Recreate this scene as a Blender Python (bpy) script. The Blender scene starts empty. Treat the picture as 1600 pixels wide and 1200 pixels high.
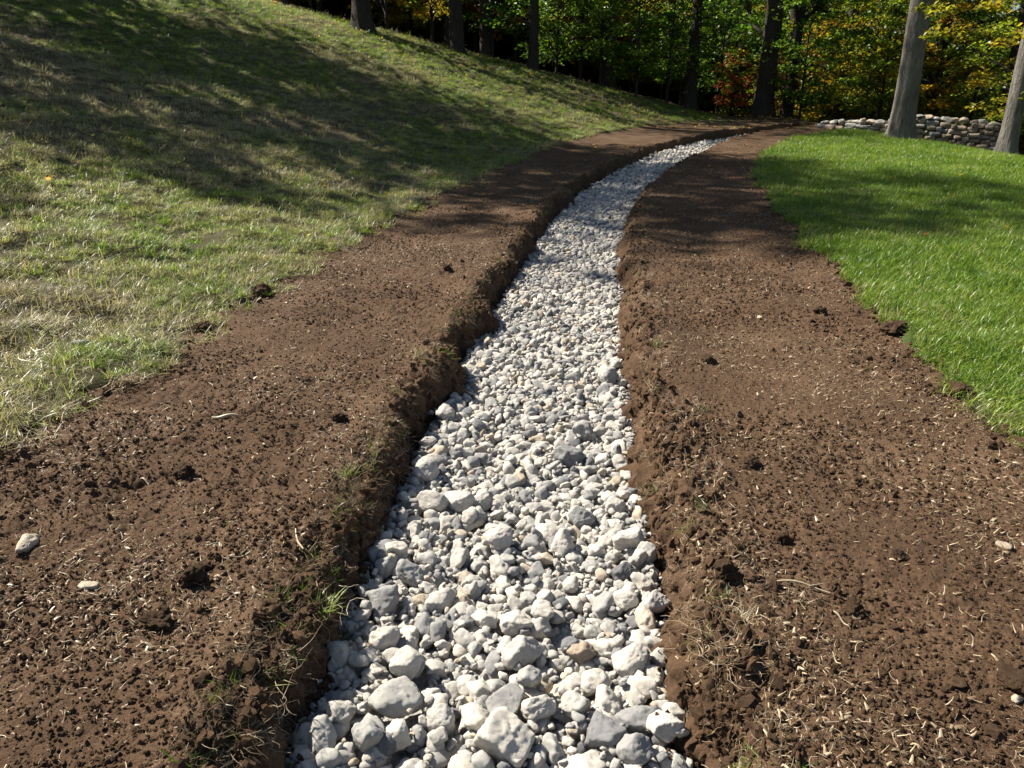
import bpy, bmesh, math, random
import numpy as np
from mathutils import Vector, Matrix, Euler

# ------------------------------------------------------------------ camera, sky, sun
scene = bpy.context.scene
C = scene.collection
R = math.radians

cam_d = bpy.data.cameras.new('camera')
cam = bpy.data.objects.new('camera', cam_d); C.objects.link(cam)
PITCH = math.atan(450 / 1150)                     # looking down about 21 degrees
cam.location = (0, 0, 1.5)
cam.rotation_euler = (R(90) - PITCH, 0, 0)
cam_d.sensor_fit = 'HORIZONTAL'; cam_d.sensor_width = 36; cam_d.lens = 36 * 1150 / 1600
cam_d.clip_start = 0.05; cam_d.clip_end = 2000
scene.camera = cam

SUN_AZ = R(62)      # to the left of the viewing direction (+Y)
SUN_EL = R(46)
world = bpy.data.worlds.new('World'); scene.world = world; world.use_nodes = True
wn = world.node_tree.nodes; wl = world.node_tree.links
sky = wn.new('ShaderNodeTexSky'); sky.sky_type = 'NISHITA'; sky.sun_disc = False
sky.sun_elevation = SUN_EL; sky.sun_rotation = -SUN_AZ
wn['Background'].inputs['Strength'].default_value = 0.05
wl.new(sky.outputs[0], wn['Background'].inputs[0])
sun_d = bpy.data.lights.new('sun', 'SUN'); sun_d.energy = 5.0; sun_d.angle = R(0.53); sun_d.color = (1, 0.93, 0.81)
sun = bpy.data.objects.new('sun', sun_d); C.objects.link(sun)
S2 = Vector((-math.sin(SUN_AZ) * math.cos(SUN_EL), math.cos(SUN_AZ) * math.cos(SUN_EL), math.sin(SUN_EL)))
sun.rotation_euler = S2.to_track_quat('Z', 'Y').to_euler()
vs = scene.view_settings
vs.view_transform = 'Standard'; vs.look = 'None'; vs.exposure = 1.32; vs.gamma = 1.0; vs.use_curve_mapping = False
scene.cycles.use_denoising = True
scene.cycles.max_bounces = 3; scene.cycles.diffuse_bounces = 2; scene.cycles.transmission_bounces = 2
scene.cycles.transparent_max_bounces = 4; scene.cycles.glossy_bounces = 2

# ------------------------------------------------------------------ helpers
rng = np.random.default_rng(7)
pyr = random.Random(5)

def _hash(ix, iy, iz, seed):
    h = (ix.astype(np.int64) * 374761393 + iy.astype(np.int64) * 668265263 + iz.astype(np.int64) * 2147483647 + seed * 974634517) & 0xFFFFFFFF
    h = ((h ^ (h >> 13)) * 1274126177) & 0xFFFFFFFF
    h = ((h ^ (h >> 16)) * 2246822519) & 0xFFFFFFFF
    return ((h ^ (h >> 15)) & 0xFFFFFF) / float(0xFFFFFF)

def noise2(x, y, seed=0):
    """value noise in -1..1"""
    x = np.asarray(x, float); y = np.asarray(y, float); x, y = np.broadcast_arrays(x, y)
    ix = np.floor(x); iy = np.floor(y); fx = x - ix; fy = y - iy
    fx = fx * fx * fx * (fx * (fx * 6 - 15) + 10); fy = fy * fy * fy * (fy * (fy * 6 - 15) + 10)
    z0 = np.zeros_like(ix)
    a = _hash(ix, iy, z0, seed); b = _hash(ix + 1, iy, z0, seed); c = _hash(ix, iy + 1, z0, seed); d = _hash(ix + 1, iy + 1, z0, seed)
    return ((a * (1 - fx) + b * fx) * (1 - fy) + (c * (1 - fx) + d * fx) * fy) * 2 - 1

def noise3(p, seed=0):
    i = np.floor(p); f = p - i; f = f * f * (3 - 2 * f)
    r = 0
    for dx in (0, 1):
        for dy in (0, 1):
            for dz in (0, 1):
                w = (f[:, 0] if dx else 1 - f[:, 0]) * (f[:, 1] if dy else 1 - f[:, 1]) * (f[:, 2] if dz else 1 - f[:, 2])
                r = r + w * _hash(i[:, 0] + dx, i[:, 1] + dy, i[:, 2] + dz, seed)
    return r * 2 - 1

def softplus(d, k): return k * np.logaddexp(0, d / k)
def smooth(t): t = np.clip(t, 0, 1); return t * t * (3 - 2 * t)

def mesh_from(name, verts, faces, mat=None, attrs=None, smooth_shade=True):
    """verts Nx3; faces = list of (M x k) integer arrays"""
    me = bpy.data.meshes.new(name)
    verts = np.ascontiguousarray(verts, np.float32)
    me.vertices.add(len(verts)); me.vertices.foreach_set('co', verts.ravel())
    if not isinstance(faces, (list, tuple)): faces = [faces]
    faces = [np.asarray(f, np.int32) for f in faces if len(f)]
    if faces:
        loops = np.concatenate([f.ravel() for f in faces])
        tot = np.concatenate([np.full(len(f), f.shape[1], np.int32) for f in faces])
        start = np.concatenate([[0], np.cumsum(tot)[:-1]]).astype(np.int32)
        me.loops.add(len(loops)); me.loops.foreach_set('vertex_index', loops)
        me.polygons.add(len(tot)); me.polygons.foreach_set('loop_start', start)
        me.polygons.foreach_set('use_smooth', np.full(len(tot), smooth_shade))
    for k, (ty, data) in (attrs or {}).items():
        a = me.attributes.new(k, ty, 'POINT')
        a.data.foreach_set('vector' if ty == 'FLOAT_VECTOR' else 'value', np.ascontiguousarray(data).ravel())
    me.update(calc_edges=True); me.validate()
    if mat: me.materials.append(mat)
    return me

def link(name, me, parent=None, loc=None, rot=None, scl=None):
    o = bpy.data.objects.new(name, me); C.objects.link(o)
    if parent is not None: o.parent = parent
    if loc is not None: o.location = loc
    if rot is not None: o.rotation_euler = rot
    if scl is not None: o.scale = scl
    return o

def tag(o, label=None, cat=None, group=None, kind=None):
    if label: o['label'] = label
    if cat: o['category'] = cat
    if group: o['group'] = group
    if kind: o['kind'] = kind
    return o

def tubes(paths, sides=8, cap=False):
    """paths: list of (points Kx3, radii K). Returns verts, quads"""
    V = []; Q = []; n = 0
    ang = np.linspace(0, 2 * np.pi, sides, endpoint=False)
    for pts, rad in paths:
        pts = np.asarray(pts, float); rad = np.asarray(rad, float); k = len(pts)
        t = np.gradient(pts, axis=0); t /= np.linalg.norm(t, axis=1)[:, None] + 1e-9
        ref = np.array([1.0, 0, 0]) if abs(t[0, 0]) < .8 else np.array([0, 1.0, 0])
        u = np.cross(t, ref); u /= np.linalg.norm(u, axis=1)[:, None] + 1e-9
        w = np.cross(t, u)
        ring = pts[:, None, :] + rad[:, None, None] * (np.cos(ang)[None, :, None] * u[:, None, :] + np.sin(ang)[None, :, None] * w[:, None, :])
        V.append(ring.reshape(-1, 3))
        i = np.arange(k - 1)[:, None] * sides; j = np.arange(sides)[None, :]; j2 = (j + 1) % sides
        Q.append(np.stack([i + j, i + j2, i + sides + j2, i + sides + j], -1).reshape(-1, 4) + n)
        n += k * sides
    return np.concatenate(V), np.concatenate(Q)

# ------------------------------------------------------------------ materials
def new_mat(name):
    m = bpy.data.materials.new(name); m.use_nodes = True
    nt = m.node_tree; nt.nodes.clear()
    out = nt.nodes.new('ShaderNodeOutputMaterial')
    return m, nt, nt.nodes.new, nt.links.new, out

def ramp(nt, stops, mode='LINEAR'):
    r = nt.nodes.new('ShaderNodeValToRGB'); r.color_ramp.interpolation = mode
    e = r.color_ramp.elements
    while len(e) < len(stops): e.new(0.5)
    for el, (p, c) in zip(e, stops): el.position = p; el.color = (c[0], c[1], c[2], 1)
    return r

def attr(nt, name, ty='GEOMETRY'):
    a = nt.nodes.new('ShaderNodeAttribute'); a.attribute_name = name; a.attribute_type = ty; return a

def math_node(nt, op, a, b=None, clamp=False):
    m = nt.nodes.new('ShaderNodeMath'); m.operation = op; m.use_clamp = clamp
    for i, v in enumerate((a, b)):
        if v is None: continue
        if isinstance(v, (int, float)): m.inputs[i].default_value = v
        else: nt.links.new(v, m.inputs[i])
    return m.outputs[0]

def mixc(nt, fac, a, b, mode='MIX'):
    m = nt.nodes.new('ShaderNodeMix'); m.data_type = 'RGBA'; m.blend_type = mode
    for s, v in ((m.inputs[0], fac), (m.inputs[6], a), (m.inputs[7], b)):
        if isinstance(v, (int, float)): s.default_value = v
        elif isinstance(v, tuple): s.default_value = (*v, 1)
        else: nt.links.new(v, s)
    return m.outputs[2]

def tex_noise(nt, scale, detail=3, rough=.55, coord='Object', vec_scale=None):
    tc = nt.nodes.new('ShaderNodeTexCoord'); n = nt.nodes.new('ShaderNodeTexNoise')
    n.inputs['Scale'].default_value = scale; n.inputs['Detail'].default_value = detail; n.inputs['Roughness'].default_value = rough
    src = tc.outputs[coord]
    if vec_scale:
        mp = nt.nodes.new('ShaderNodeMapping'); mp.inputs['Scale'].default_value = vec_scale
        nt.links.new(src, mp.inputs[0]); src = mp.outputs[0]
    nt.links.new(src, n.inputs['Vector'])
    return n.outputs['Fac']

def principled(nt, out, color, rough=.9, bump=None, bump_strength=.5, bump_dist=.01, spec=.3):
    b = nt.nodes.new('ShaderNodeBsdfPrincipled')
    if isinstance(color, tuple): b.inputs['Base Color'].default_value = (*color, 1)
    else: nt.links.new(color, b.inputs['Base Color'])
    b.inputs['Roughness'].default_value = rough; b.inputs['Specular IOR Level'].default_value = spec
    if bump is not None:
        bp = nt.nodes.new('ShaderNodeBump'); bp.inputs['Strength'].default_value = bump_strength; bp.inputs['Distance'].default_value = bump_dist
        nt.links.new(bump, bp.inputs['Height']); nt.links.new(bp.outputs[0], b.inputs['Normal'])
    nt.links.new(b.outputs[0], out.inputs['Surface'])
    return b

def soil_material(name, dark=(.036, .0212, .0120), mid=(.074, .0438, .0254), light=(.143, .092, .056)):
    m, nt, N, L, out = new_mat(name)
    big = tex_noise(nt, 1.6, 4, .6); fine = tex_noise(nt, 85, 4, .7); crumb = tex_noise(nt, 260, 2, .6)
    c = ramp(nt, [(.25, dark), (.5, mid), (.72, light)])
    L(math_node(nt, 'ADD', math_node(nt, 'MULTIPLY', big, .45), math_node(nt, 'MULTIPLY', fine, .55)), c.inputs[0])
    h = math_node(nt, 'ADD', math_node(nt, 'MULTIPLY', fine, .7), math_node(nt, 'MULTIPLY', crumb, .3))
    t = attr(nt, 'tone', 'INSTANCER').outputs['Fac']
    v = ramp(nt, [(0, (1, 1, 1)), (.01, (1.12, 1.1, 1.08)), (.6, (1.42, 1.4, 1.37)), (1, (2.1, 2.0, 1.9))]); L(t, v.inputs[0])
    principled(nt, out, mixc(nt, 1.0, c.outputs[0], v.outputs[0], 'MULTIPLY'), .95, h, .9, .012, .15)
    return m

def stone_material(name):
    m, nt, N, L, out = new_mat(name)
    t = attr(nt, 'tone', 'INSTANCER').outputs['Fac']
    base = ramp(nt, [(0, (.115, .116, .120)), (.18, (.235, .234, .234)), (.36, (.36, .352, .33)), (.6, (.475, .447, .40)), (.82, (.57, .53, .465)), (.9, (.52, .44, .34)), (1, (.30, .24, .185))])
    L(t, base.inputs[0])
    mott = tex_noise(nt, 2.3, 5, .65); spots = tex_noise(nt, 14, 4, .7)
    mr = ramp(nt, [(.32, (.62, .62, .64)), (.55, (1, 1, 1)), (.75, (1.08, 1.05, .98))]); L(mott, mr.inputs[0])
    c = mixc(nt, .6, base.outputs[0], mr.outputs[0], 'MULTIPLY')
    sr = ramp(nt, [(.3, (.62, .58, .53)), (.42, (1, 1, 1))]); L(spots, sr.inputs[0])
    c = mixc(nt, .55, c, sr.outputs[0], 'MULTIPLY')
    h = math_node(nt, 'ADD', math_node(nt, 'MULTIPLY', spots, .6), math_node(nt, 'MULTIPLY', tex_noise(nt, 45, 3, .7), .4))
    principled(nt, out, c, .9, h, .45, .12, .2)
    return m

def blade_material(name, stops, jitter=.5, trans=.45):
    m, nt, N, L, out = new_mat(name)
    t = attr(nt, 'tone', 'INSTANCER').outputs['Fac']; r = attr(nt, 'rnd').outputs['Fac']
    f = math_node(nt, 'ADD', t, math_node(nt, 'MULTIPLY', math_node(nt, 'SUBTRACT', r, .5), jitter), True)
    c = ramp(nt, stops); L(f, c.inputs[0])
    v = ramp(nt, [(0, (.5, .49, .47)), (1, (1.3, 1.3, 1.25))]); L(math_node(nt, 'FRACT', math_node(nt, 'MULTIPLY', r, 7.31)), v.inputs[0])
    col = mixc(nt, 1.0, c.outputs[0], v.outputs[0], 'MULTIPLY')
    b = N('ShaderNodeBsdfPrincipled'); L(col, b.inputs['Base Color']); b.inputs['Roughness'].default_value = .42; b.inputs['Specular IOR Level'].default_value = .5
    tr = N('ShaderNodeBsdfTranslucent'); L(mixc(nt, 1.0, col, (1.2, 1.25, .8), 'MULTIPLY'), tr.inputs[0])
    mx = N('ShaderNodeMixShader'); mx.inputs[0].default_value = trans
    L(b.outputs[0], mx.inputs[1]); L(tr.outputs[0], mx.inputs[2]); L(mx.outputs[0], out.inputs['Surface'])
    return m

def bark_material(name, dark, light, vs=(9, 9, 1.6), bump=.9):
    m, nt, N, L, out = new_mat(name)
    a = tex_noise(nt, 2.2, 5, .65, vec_scale=vs); b = tex_noise(nt, 1.2, 3, .6)
    c = ramp(nt, [(.3, dark), (.68, light)]); L(math_node(nt, 'ADD', math_node(nt, 'MULTIPLY', a, .65), math_node(nt, 'MULTIPLY', b, .35)), c.inputs[0])
    principled(nt, out, c.outputs[0], .92, a, bump, .12, .2)
    return m

M_SOIL = soil_material('dark_loam')
M_CLOD = soil_material('loam_clod', (.034, .0205, .0117), (.075, .0455, .0265), (.148, .095, .058))
M_STONE = stone_material('limestone')
M_GRASS = blade_material('lawn_grass', [(0, (.055, .120, .011)), (.3, (.130, .228, .020)), (.5, (.235, .305, .045)), (.7, (.265, .255, .125)), (1, (.385, .33, .235))])
M_STRAW = blade_material('dry_fibre', [(0, (.13, .085, .05)), (.5, (.34, .25, .155)), (1, (.60, .51, .37))], .5, .2)
M_LEAF = blade_material('tree_leaf', [(0, (.036, .085, .013)), (.25, (.092, .180, .020)), (.45, (.185, .255, .026)), (.6, (.34, .27, .026)), (.75, (.48, .26, .030)), (.88, (.42, .15, .045)), (1, (.40, .065, .055))], .22, .55)
M_BARK_GREY = bark_material('grey_bark', (.08, .072, .064), (.265, .243, .218))
M_BARK_DARK = bark_material('dark_bark', (.020, .016, .013), (.070, .056, .046))

# ------------------------------------------------------------------ the lie of the land
FOOT_Y = np.array([-5, 0, 3.2, 5.8, 9.8, 14, 18, 25, 30, 40, 60.]); FOOT_X = np.array([-2.9, -2.65, -2.35, -2.05, -1.6, -.9, .2, 4.2, 7.6, 12.5, 20])
def H(x, y):
    x = np.asarray(x, float); y = np.asarray(y, float)
    z = .0008 * np.clip(y, 0, 34) ** 2
    z = z + .235 * softplus(np.interp(y, FOOT_Y, FOOT_X) - .3 - x, .4)      # hillside rising to the left
    z = z - .16 * softplus(x - 10.8, .4)                                   # the lawn falls away on the right
    z = z - .10 * softplus(y - 31, 1.0)                                    # brow of the hill
    z = z + .22 * softplus(y - 62, 3.0)                                    # wooded rise far behind
    return z

def curve(pts):
    a = np.array(pts, float)
    ys = np.linspace(a[0, 0], a[-1, 0], 400)
    xs = np.interp(ys, a[:, 0], a[:, 1])
    k = np.hanning(23); k /= k.sum()
    pad = np.concatenate([xs[0] + (xs[1] - xs[0]) * np.arange(-11, 0), xs, xs[-1] + (xs[-1] - xs[-2]) * np.arange(1, 12)])
    xs = np.convolve(pad, k, 'valid')
    return lambda y: np.interp(y, ys, xs)

BED_L = curve([(.5, -2.42), (2.6, -2.34), (3.2, -2.28), (4, -2.23), (4.8, -2.15), (5.5, -2.0), (6.4, -1.95), (7.8, -1.86), (9, -1.55), (11.2, -1.14), (14.1, -.47), (17.7, .44), (21.3, 1.76), (25.4, 4.18), (28.7, 7.06), (31, 9)])
BED_R = curve([(.5, 2.05), (2.5, 2.26), (3.1, 2.37), (4.1, 2.5), (4.7, 2.58), (5.4, 2.74), (6.2, 2.93), (7.3, 3.03), (9.2, 3.39), (12.5, 4.11), (15.3, 4.87), (18.6, 6.18), (22.2, 8.05), (24, 10.2), (26, 11.2), (31, 12)])
GRAV_L = curve([(.5, -.62), (1.47, -.60), (1.9, -.58), (2.4, -.54), (3.05, -.47), (3.85, -.39), (4.7, -.29), (5.8, -.11), (8, .22), (9.9, .52), (12.6, 1.07), (15.7, 2.08), (19.1, 3.45), (22.7, 5.4), (24.6, 7.0), (27, 9.6), (31, 13)])
GRAV_R = curve([(.5, .36), (1.45, .45), (1.95, .50), (2.5, .53), (3.0, .57), (4.2, .67), (5.6, .83), (8, 1.17), (10.4, 1.60), (13, 2.25), (16.6, 3.57), (20.2, 5.22), (23.7, 7.08), (25.5, 8.8), (27, 10.6), (31, 14)])

def wob(y, seed, sc=1.0):
    return sc * (.055 * noise2(y * 1.7, 0 * y, seed) + .030 * noise2(y * 5.1, 0 * y, seed + 1) + .012 * noise2(y * 16, 0 * y, seed + 2))
def lawn_edge_l(y): return BED_L(y) + wob(y, 31, 2.0)
def lawn_edge_r(y): return BED_R(y) + wob(y, 41, 1.2)

DEPTH = .27
def soil_base(x, y):
    """soil surface without the crumb relief"""
    x = np.asarray(x, float); y = np.asarray(y, float)
    gl = GRAV_L(y) + wob(y, 51, 1.6) - .03; gr = GRAV_R(y) + wob(y, 61, 1.0)
    n = noise2(x * 9, y * 9, 71) * .024 + noise2(x * 24, y * 24, 72) * .012
    wl_ = smooth((gl + .035 + n - x) / .12)
    wr_ = smooth((x - (gr - .05) + n) / .21)
    z = H(x, y) + DEPTH * (np.maximum(wl_, wr_) - 1)
    z = z + .035 * np.exp(-((x - (gl - .17)) / .13) ** 2) * (.55 + .6 * noise2(y * 2.3, 0 * y, 75)) + .028 * np.exp(-((x - (gr + .28)) / .16) ** 2) * (.5 + .7 * noise2(y * 2.1, 0 * y, 76))
    z = z + .022 * noise2(x * 1.3, y * 1.1, 77) + .012 * noise2(x * 3.4, y * 3.1, 78)
    return z

def billow(x, y, seed): return 1 - 2 * np.abs(noise2(x, y, seed))
def soil_z(x, y):
    x = np.asarray(x, float); y = np.asarray(y, float)
    z = soil_base(x, y)
    wx = x + .02 * noise2(x * 14, y * 14, 80); wy = y + .02 * noise2(x * 14, y * 14, 81)
    patch = np.clip(.55 + .75 * noise2(x * 1.5, y * 1.5, 82) + .35 * noise2(x * 4.5, y * 4.5, 98), .22, 1.35)
    near = 1 - smooth((y - 10) / 12) * .4
    z = z + near * patch * (.010 * noise2(wx * 9, wy * 9, 83) + .006 * noise2(wx * 23, wy * 23, 84) + .004 * noise2(wx * 48, wy * 48, 85) + .0032 * noise2(wx * 90, wy * 90, 86) + .0025 * noise2(wx * 170, wy * 170, 89))
    lip = np.exp(-((x - (GRAV_L(y) - .12)) / .11) ** 2) + .6 * np.exp(-((x - (GRAV_R(y) + .18)) / .12) ** 2)
    z = z + lip * (.048 * noise2(x * 9, y * 6, 99) + .022 * noise2(x * 27, y * 25, 101))
    wallness = np.clip((H(x, y) - z) / .06, 0, 1)
    z = z + wallness * (.022 * noise2(x * 26, y * 19, 96) + .016 * noise2(x * 60, y * 45, 97))
    return z

def in_bed(x, y, inset=0.0):
    return (x > lawn_edge_l(y) + inset) & (x < lawn_edge_r(y) - inset) & (y < 28)

def ground_top(x, y):
    left = smooth((np.interp(y, FOOT_Y, FOOT_X) - x) / .5)
    return H(x, y) + .022 + .02 * noise2(x * .8, y * .8, 3) + .012 * noise2(x * 3, y * 3, 4) + left * (.042 * noise2(x * 2.2, y * 2.2, 5) + .028 * noise2(x * 4.5, y * 4.5, 6))

# ground: one sheet to the horizon, open where the soil bed lies
def axis(segs):
    out = []
    for a, b, s in segs: out.append(np.arange(a, b, s))
    return np.concatenate(out + [[segs[-1][1]]])
gx = axis([(-900, -200, 100), (-200, -60, 20), (-60, -16, 2), (-16, -9, .125), (-9, 3, .07), (3, 16, .125), (16, 60, 2), (60, 200, 20), (200, 900, 100)])
gy = axis([(-300, -20, 40), (-20, 0, 2), (0, 1.5, .25), (1.5, 13, .07), (13, 30, .125), (30, 70, .5), (70, 130, 6), (130, 900, 70)])
GX, GY = np.meshgrid(gx, gy)
el = lawn_edge_l(GY); er = lawn_edge_r(GY)
inside = np.minimum(GX - el, er - GX)
inside = np.where((GY > 28) | (GY < .4), -1, inside)
GZ = ground_top(GX, GY)
GZ = np.where(inside > 0, GZ - .16 * smooth(inside / .22) - .02, GZ)
idx = np.arange(GX.size).reshape(GX.shape)
quads = np.stack([idx[:-1, :-1], idx[:-1, 1:], idx[1:, 1:], idx[1:, :-1]], -1).reshape(-1, 4)
deep = (inside > .35).ravel()
quads = quads[~deep[quads].all(1)]
m, nt, N_, L_, out = new_mat('turf_ground')
mask = attr(nt, 'lush').outputs['Fac']
g_n = tex_noise(nt, 9, 5, .65); g_f = tex_noise(nt, 60, 4, .7)
cg = ramp(nt, [(.3, (.030, .050, .012)), (.7, (.070, .105, .026))]); L_(g_n, cg.inputs[0])
cd = ramp(nt, [(.28, (.030, .022, .013)), (.5, (.075, .058, .033)), (.72, (.16, .125, .075))]); L_(math_node(nt, 'ADD', math_node(nt, 'MULTIPLY', g_n, .5), math_node(nt, 'MULTIPLY', g_f, .5)), cd.inputs[0])
cf = ramp(nt, [(.3, (.022, .015, .009)), (.55, (.06, .038, .02)), (.75, (.13, .075, .032))]); L_(math_node(nt, 'ADD', math_node(nt, 'MULTIPLY', g_n, .4), math_node(nt, 'MULTIPLY', g_f, .6)), cf.inputs[0])
wood_mask = attr(nt, 'litter').outputs['Fac']
principled(nt, out, mixc(nt, wood_mask, mixc(nt, mask, cd.outputs[0], cg.outputs[0]), cf.outputs[0]), .95, g_f, .8, .03, .15)
M_TURF = m
def lush_at(x, y):
    """1 = green turf, 0 = worn and dry"""
    right = (x > GRAV_R(np.clip(y, 0, 28))) & (y > -1)
    n = .5 + .75 * noise2(x * .55, y * .45, 91) + .55 * noise2(x * 1.7, y * 1.5, 92) + .25 * noise2(x * 5, y * 5, 93)
    d = np.interp(y, FOOT_Y, FOOT_X) - x
    far = smooth((y - 9) / 9)
    worn = smooth((d - 1.6) / 3.0) * (1 - smooth((y - 15) / 6))
    left = np.clip(.42 + .55 * (n - .5) - .30 * worn + .35 * smooth((y - 12) / 8), 0, 1)
    return np.where(right, np.clip(.95 + .1 * n, 0, 1), left)
def litter_at(x, y):
    skyline = np.interp(x, [-30, -12, 7.5, 9, 11.5, 13, 16, 40], [40, 33, 31.5, 25.5, 23.6, 21.5, 17, 12])
    return smooth((y - skyline + .5 * noise2(x * .7, y * .7, 95)) / 1.0)
ground = link('ground', mesh_from('ground', np.stack([GX, GY, GZ], -1).reshape(-1, 3), quads, M_TURF,
              {'lush': ('FLOAT', (lush_at(GX, GY) * np.where(GX < GRAV_L(np.clip(GY, 0, 28)), .3, 1)).astype(np.float32)), 'litter': ('FLOAT', litter_at(GX, GY).astype(np.float32))}))
tag(ground, kind='structure')

# soil bed with the trench
rows = [1.0]
while rows[-1] < 27.8: rows.append(rows[-1] * 1.0041)
ry = np.array(rows)
marks = np.stack([lawn_edge_l(ry) - .14, GRAV_L(ry) - .16, GRAV_L(ry) + .06, GRAV_R(ry) - .08, GRAV_R(ry) + .22, lawn_edge_r(ry) + .14], 1)
marks[:, 5] = np.maximum(marks[:, 5], marks[:, 4] + .05)
cols = []
for k, n in enumerate((270, 60, 8, 55, 280)):
    t = np.linspace(0, 1, n, endpoint=(k == 4))
    cols.append(marks[:, k:k + 1] * (1 - t) + marks[:, k + 1:k + 2] * t)
SX = np.concatenate(cols, 1); SY = np.repeat(ry[:, None], SX.shape[1], 1)
SZ = soil_z(SX, SY)
edge = np.minimum(SX - lawn_edge_l(SY), lawn_edge_r(SY) - SX)
SZ = SZ - .05 * smooth((.05 - edge) / .15)
# jitter sideways so that the crumbs overhang a little
drop = np.clip((H(SX, SY) - SZ - .02) / .05, 0, 1)
SX2 = SX + .006 * noise2(SX * 60, SY * 60, 87) + drop * (.030 * noise2(SZ * 22 + 5, SY * 13, 102) + .014 * noise2(SZ * 50, SY * 40, 103)); SY2 = SY + .006 * noise2(SX * 60, SY * 60, 88) * np.minimum(1, SY / 3)
idx = np.arange(SX.size).reshape(SX.shape)
quads = np.stack([idx[:-1, :-1], idx[:-1, 1:], idx[1:, 1:], idx[1:, :-1]], -1).reshape(-1, 4)
soil = link('soil_bed', mesh_from('soil_bed', np.stack([SX2, SY2, SZ], -1).reshape(-1, 3), quads, M_SOIL))
tag(soil, kind='structure')

# ------------------------------------------------------------------ scatter by geometry nodes
def proto_collection(name, meshes):
    c = bpy.data.collections.new(name)
    for i, me in enumerate(meshes):
        o = bpy.data.objects.new('%s_shape_%02d' % (name, i), me); c.objects.link(o)
    return c

def scatter(name, pos, rot, scl, index, tone, coll, hue=None):
    n = len(pos)
    scl = np.asarray(scl, float)
    if scl.ndim == 1: scl = np.repeat(scl[:, None], 3, 1)
    me = mesh_from(name, pos, [], None, {'rot': ('FLOAT_VECTOR', np.asarray(rot, np.float32)), 'scl': ('FLOAT_VECTOR', scl.astype(np.float32)),
                   'pick': ('INT', np.asarray(index, np.int32)), 'tone': ('FLOAT', np.asarray(tone, np.float32))})
    o = link(name, me)
    g = bpy.data.node_groups.new(name, 'GeometryNodeTree')
    g.interface.new_socket('Geometry', in_out='INPUT', socket_type='NodeSocketGeometry')
    g.interface.new_socket('Geometry', in_out='OUTPUT', socket_type='NodeSocketGeometry')
    nn = g.nodes.new; ll = g.links.new
    gi = nn('NodeGroupInput'); go = nn('NodeGroupOutput'); ip = nn('GeometryNodeInstanceOnPoints'); ci = nn('GeometryNodeCollectionInfo')
    ci.inputs['Collection'].default_value = coll; ci.inputs['Separate Children'].default_value = True; ci.inputs['Reset Children'].default_value = True
    def na(nm, ty):
        a = nn('GeometryNodeInputNamedAttribute'); a.data_type = ty; a.inputs['Name'].default_value = nm; return a.outputs['Attribute']
    ll(gi.outputs[0], ip.inputs['Points']); ll(ci.outputs[0], ip.inputs['Instance']); ip.inputs['Pick Instance'].default_value = True
    ll(na('pick', 'INT'), ip.inputs['Instance Index'])
    e2r = nn('FunctionNodeEulerToRotation'); ll(na('rot', 'FLOAT_VECTOR'), e2r.inputs[0]); ll(e2r.outputs[0], ip.inputs['Rotation'])
    ll(na('scl', 'FLOAT_VECTOR'), ip.inputs['Scale'])
    ll(ip.outputs[0], go.inputs[0])
    md = o.modifiers.new('scatter', 'NODES'); md.node_group = g
    return o

# ------------------------------------------------------------------ the gravel
def ico(sub):
    bm = bmesh.new(); bmesh.ops.create_icosphere(bm, subdivisions=sub, radius=1.0)
    v = np.array([x.co[:] for x in bm.verts]); f = np.array([[q.index for q in p.verts] for p in bm.faces]); bm.free()
    return v / np.linalg.norm(v, axis=1)[:, None], f
ICO = {s: ico(s) for s in (2, 3, 4, 5)}

def stone_mesh(name, seed, sub, power=12, lump=.05, dims=(1, .86, .72), mat=M_STONE, planes=9):
    r = np.random.default_rng(seed); v, f = ICO[sub]
    n = r.normal(size=(planes, 3)); n /= np.linalg.norm(n, axis=1)[:, None]
    n = np.concatenate([n, -n + r.normal(size=n.shape) * .35]); n /= np.linalg.norm(n, axis=1)[:, None]
    d = r.uniform(.72, 1.0, len(n))
    q = (np.maximum(0, v @ n.T) / d[None, :]) ** power
    rad = q.sum(1) ** (-1 / power)
    rad = np.minimum(rad, 1.25)
    rad = rad * (1 + lump * noise3(v * 2.2 + seed, seed) + lump * .6 * noise3(v * 5 + seed, seed + 1) + lump * .35 * noise3(v * 11 + seed, seed + 2) - lump * .7 * np.clip(noise3(v * 4.3 + seed, seed + 4), .25, 1))
    p = v * rad[:, None] * np.array(dims)[None, :]
    return mesh_from(name, p, f, mat)

near_stones = [stone_mesh('stone_shape_%d' % i, 100 + i, 4, (8, 11, 18, 9)[i % 4], (.075, .10, .07, .115)[i % 4],
               (1, pyr.uniform(.76, .96), pyr.uniform(.62, .86)), planes=6 + i % 5) for i in range(18)]
small_stones = [stone_mesh('gravel_shape_%d' % i, 300 + i, 3, (8, 11, 18)[i % 3], (.08, .12)[i % 2],
                (1, pyr.uniform(.7, .95), pyr.uniform(.55, .85)), planes=5 + i % 4) for i in range(16)]

Y0, Y1, CELL, HALF = 1.1, 26.6, .008, .75
ny = int((Y1 - Y0) / CELL); nx = int(2 * HALF / CELL)
hy = Y0 + (np.arange(ny) + .5) * CELL
hc = (GRAV_L(hy) + GRAV_R(hy)) / 2
hx = (np.arange(nx) + .5) * CELL - HALF
hm = np.repeat((H(hc, hy) - .215)[:, None], nx, 1) + .012 * noise2(hx[None, :] * 4 + 3, hy[:, None] * 4, 21)
hm = hm + .03 * (np.abs(hx)[None, :] / .5) ** 4 * (np.abs(hx)[None, :] < .6)

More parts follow.
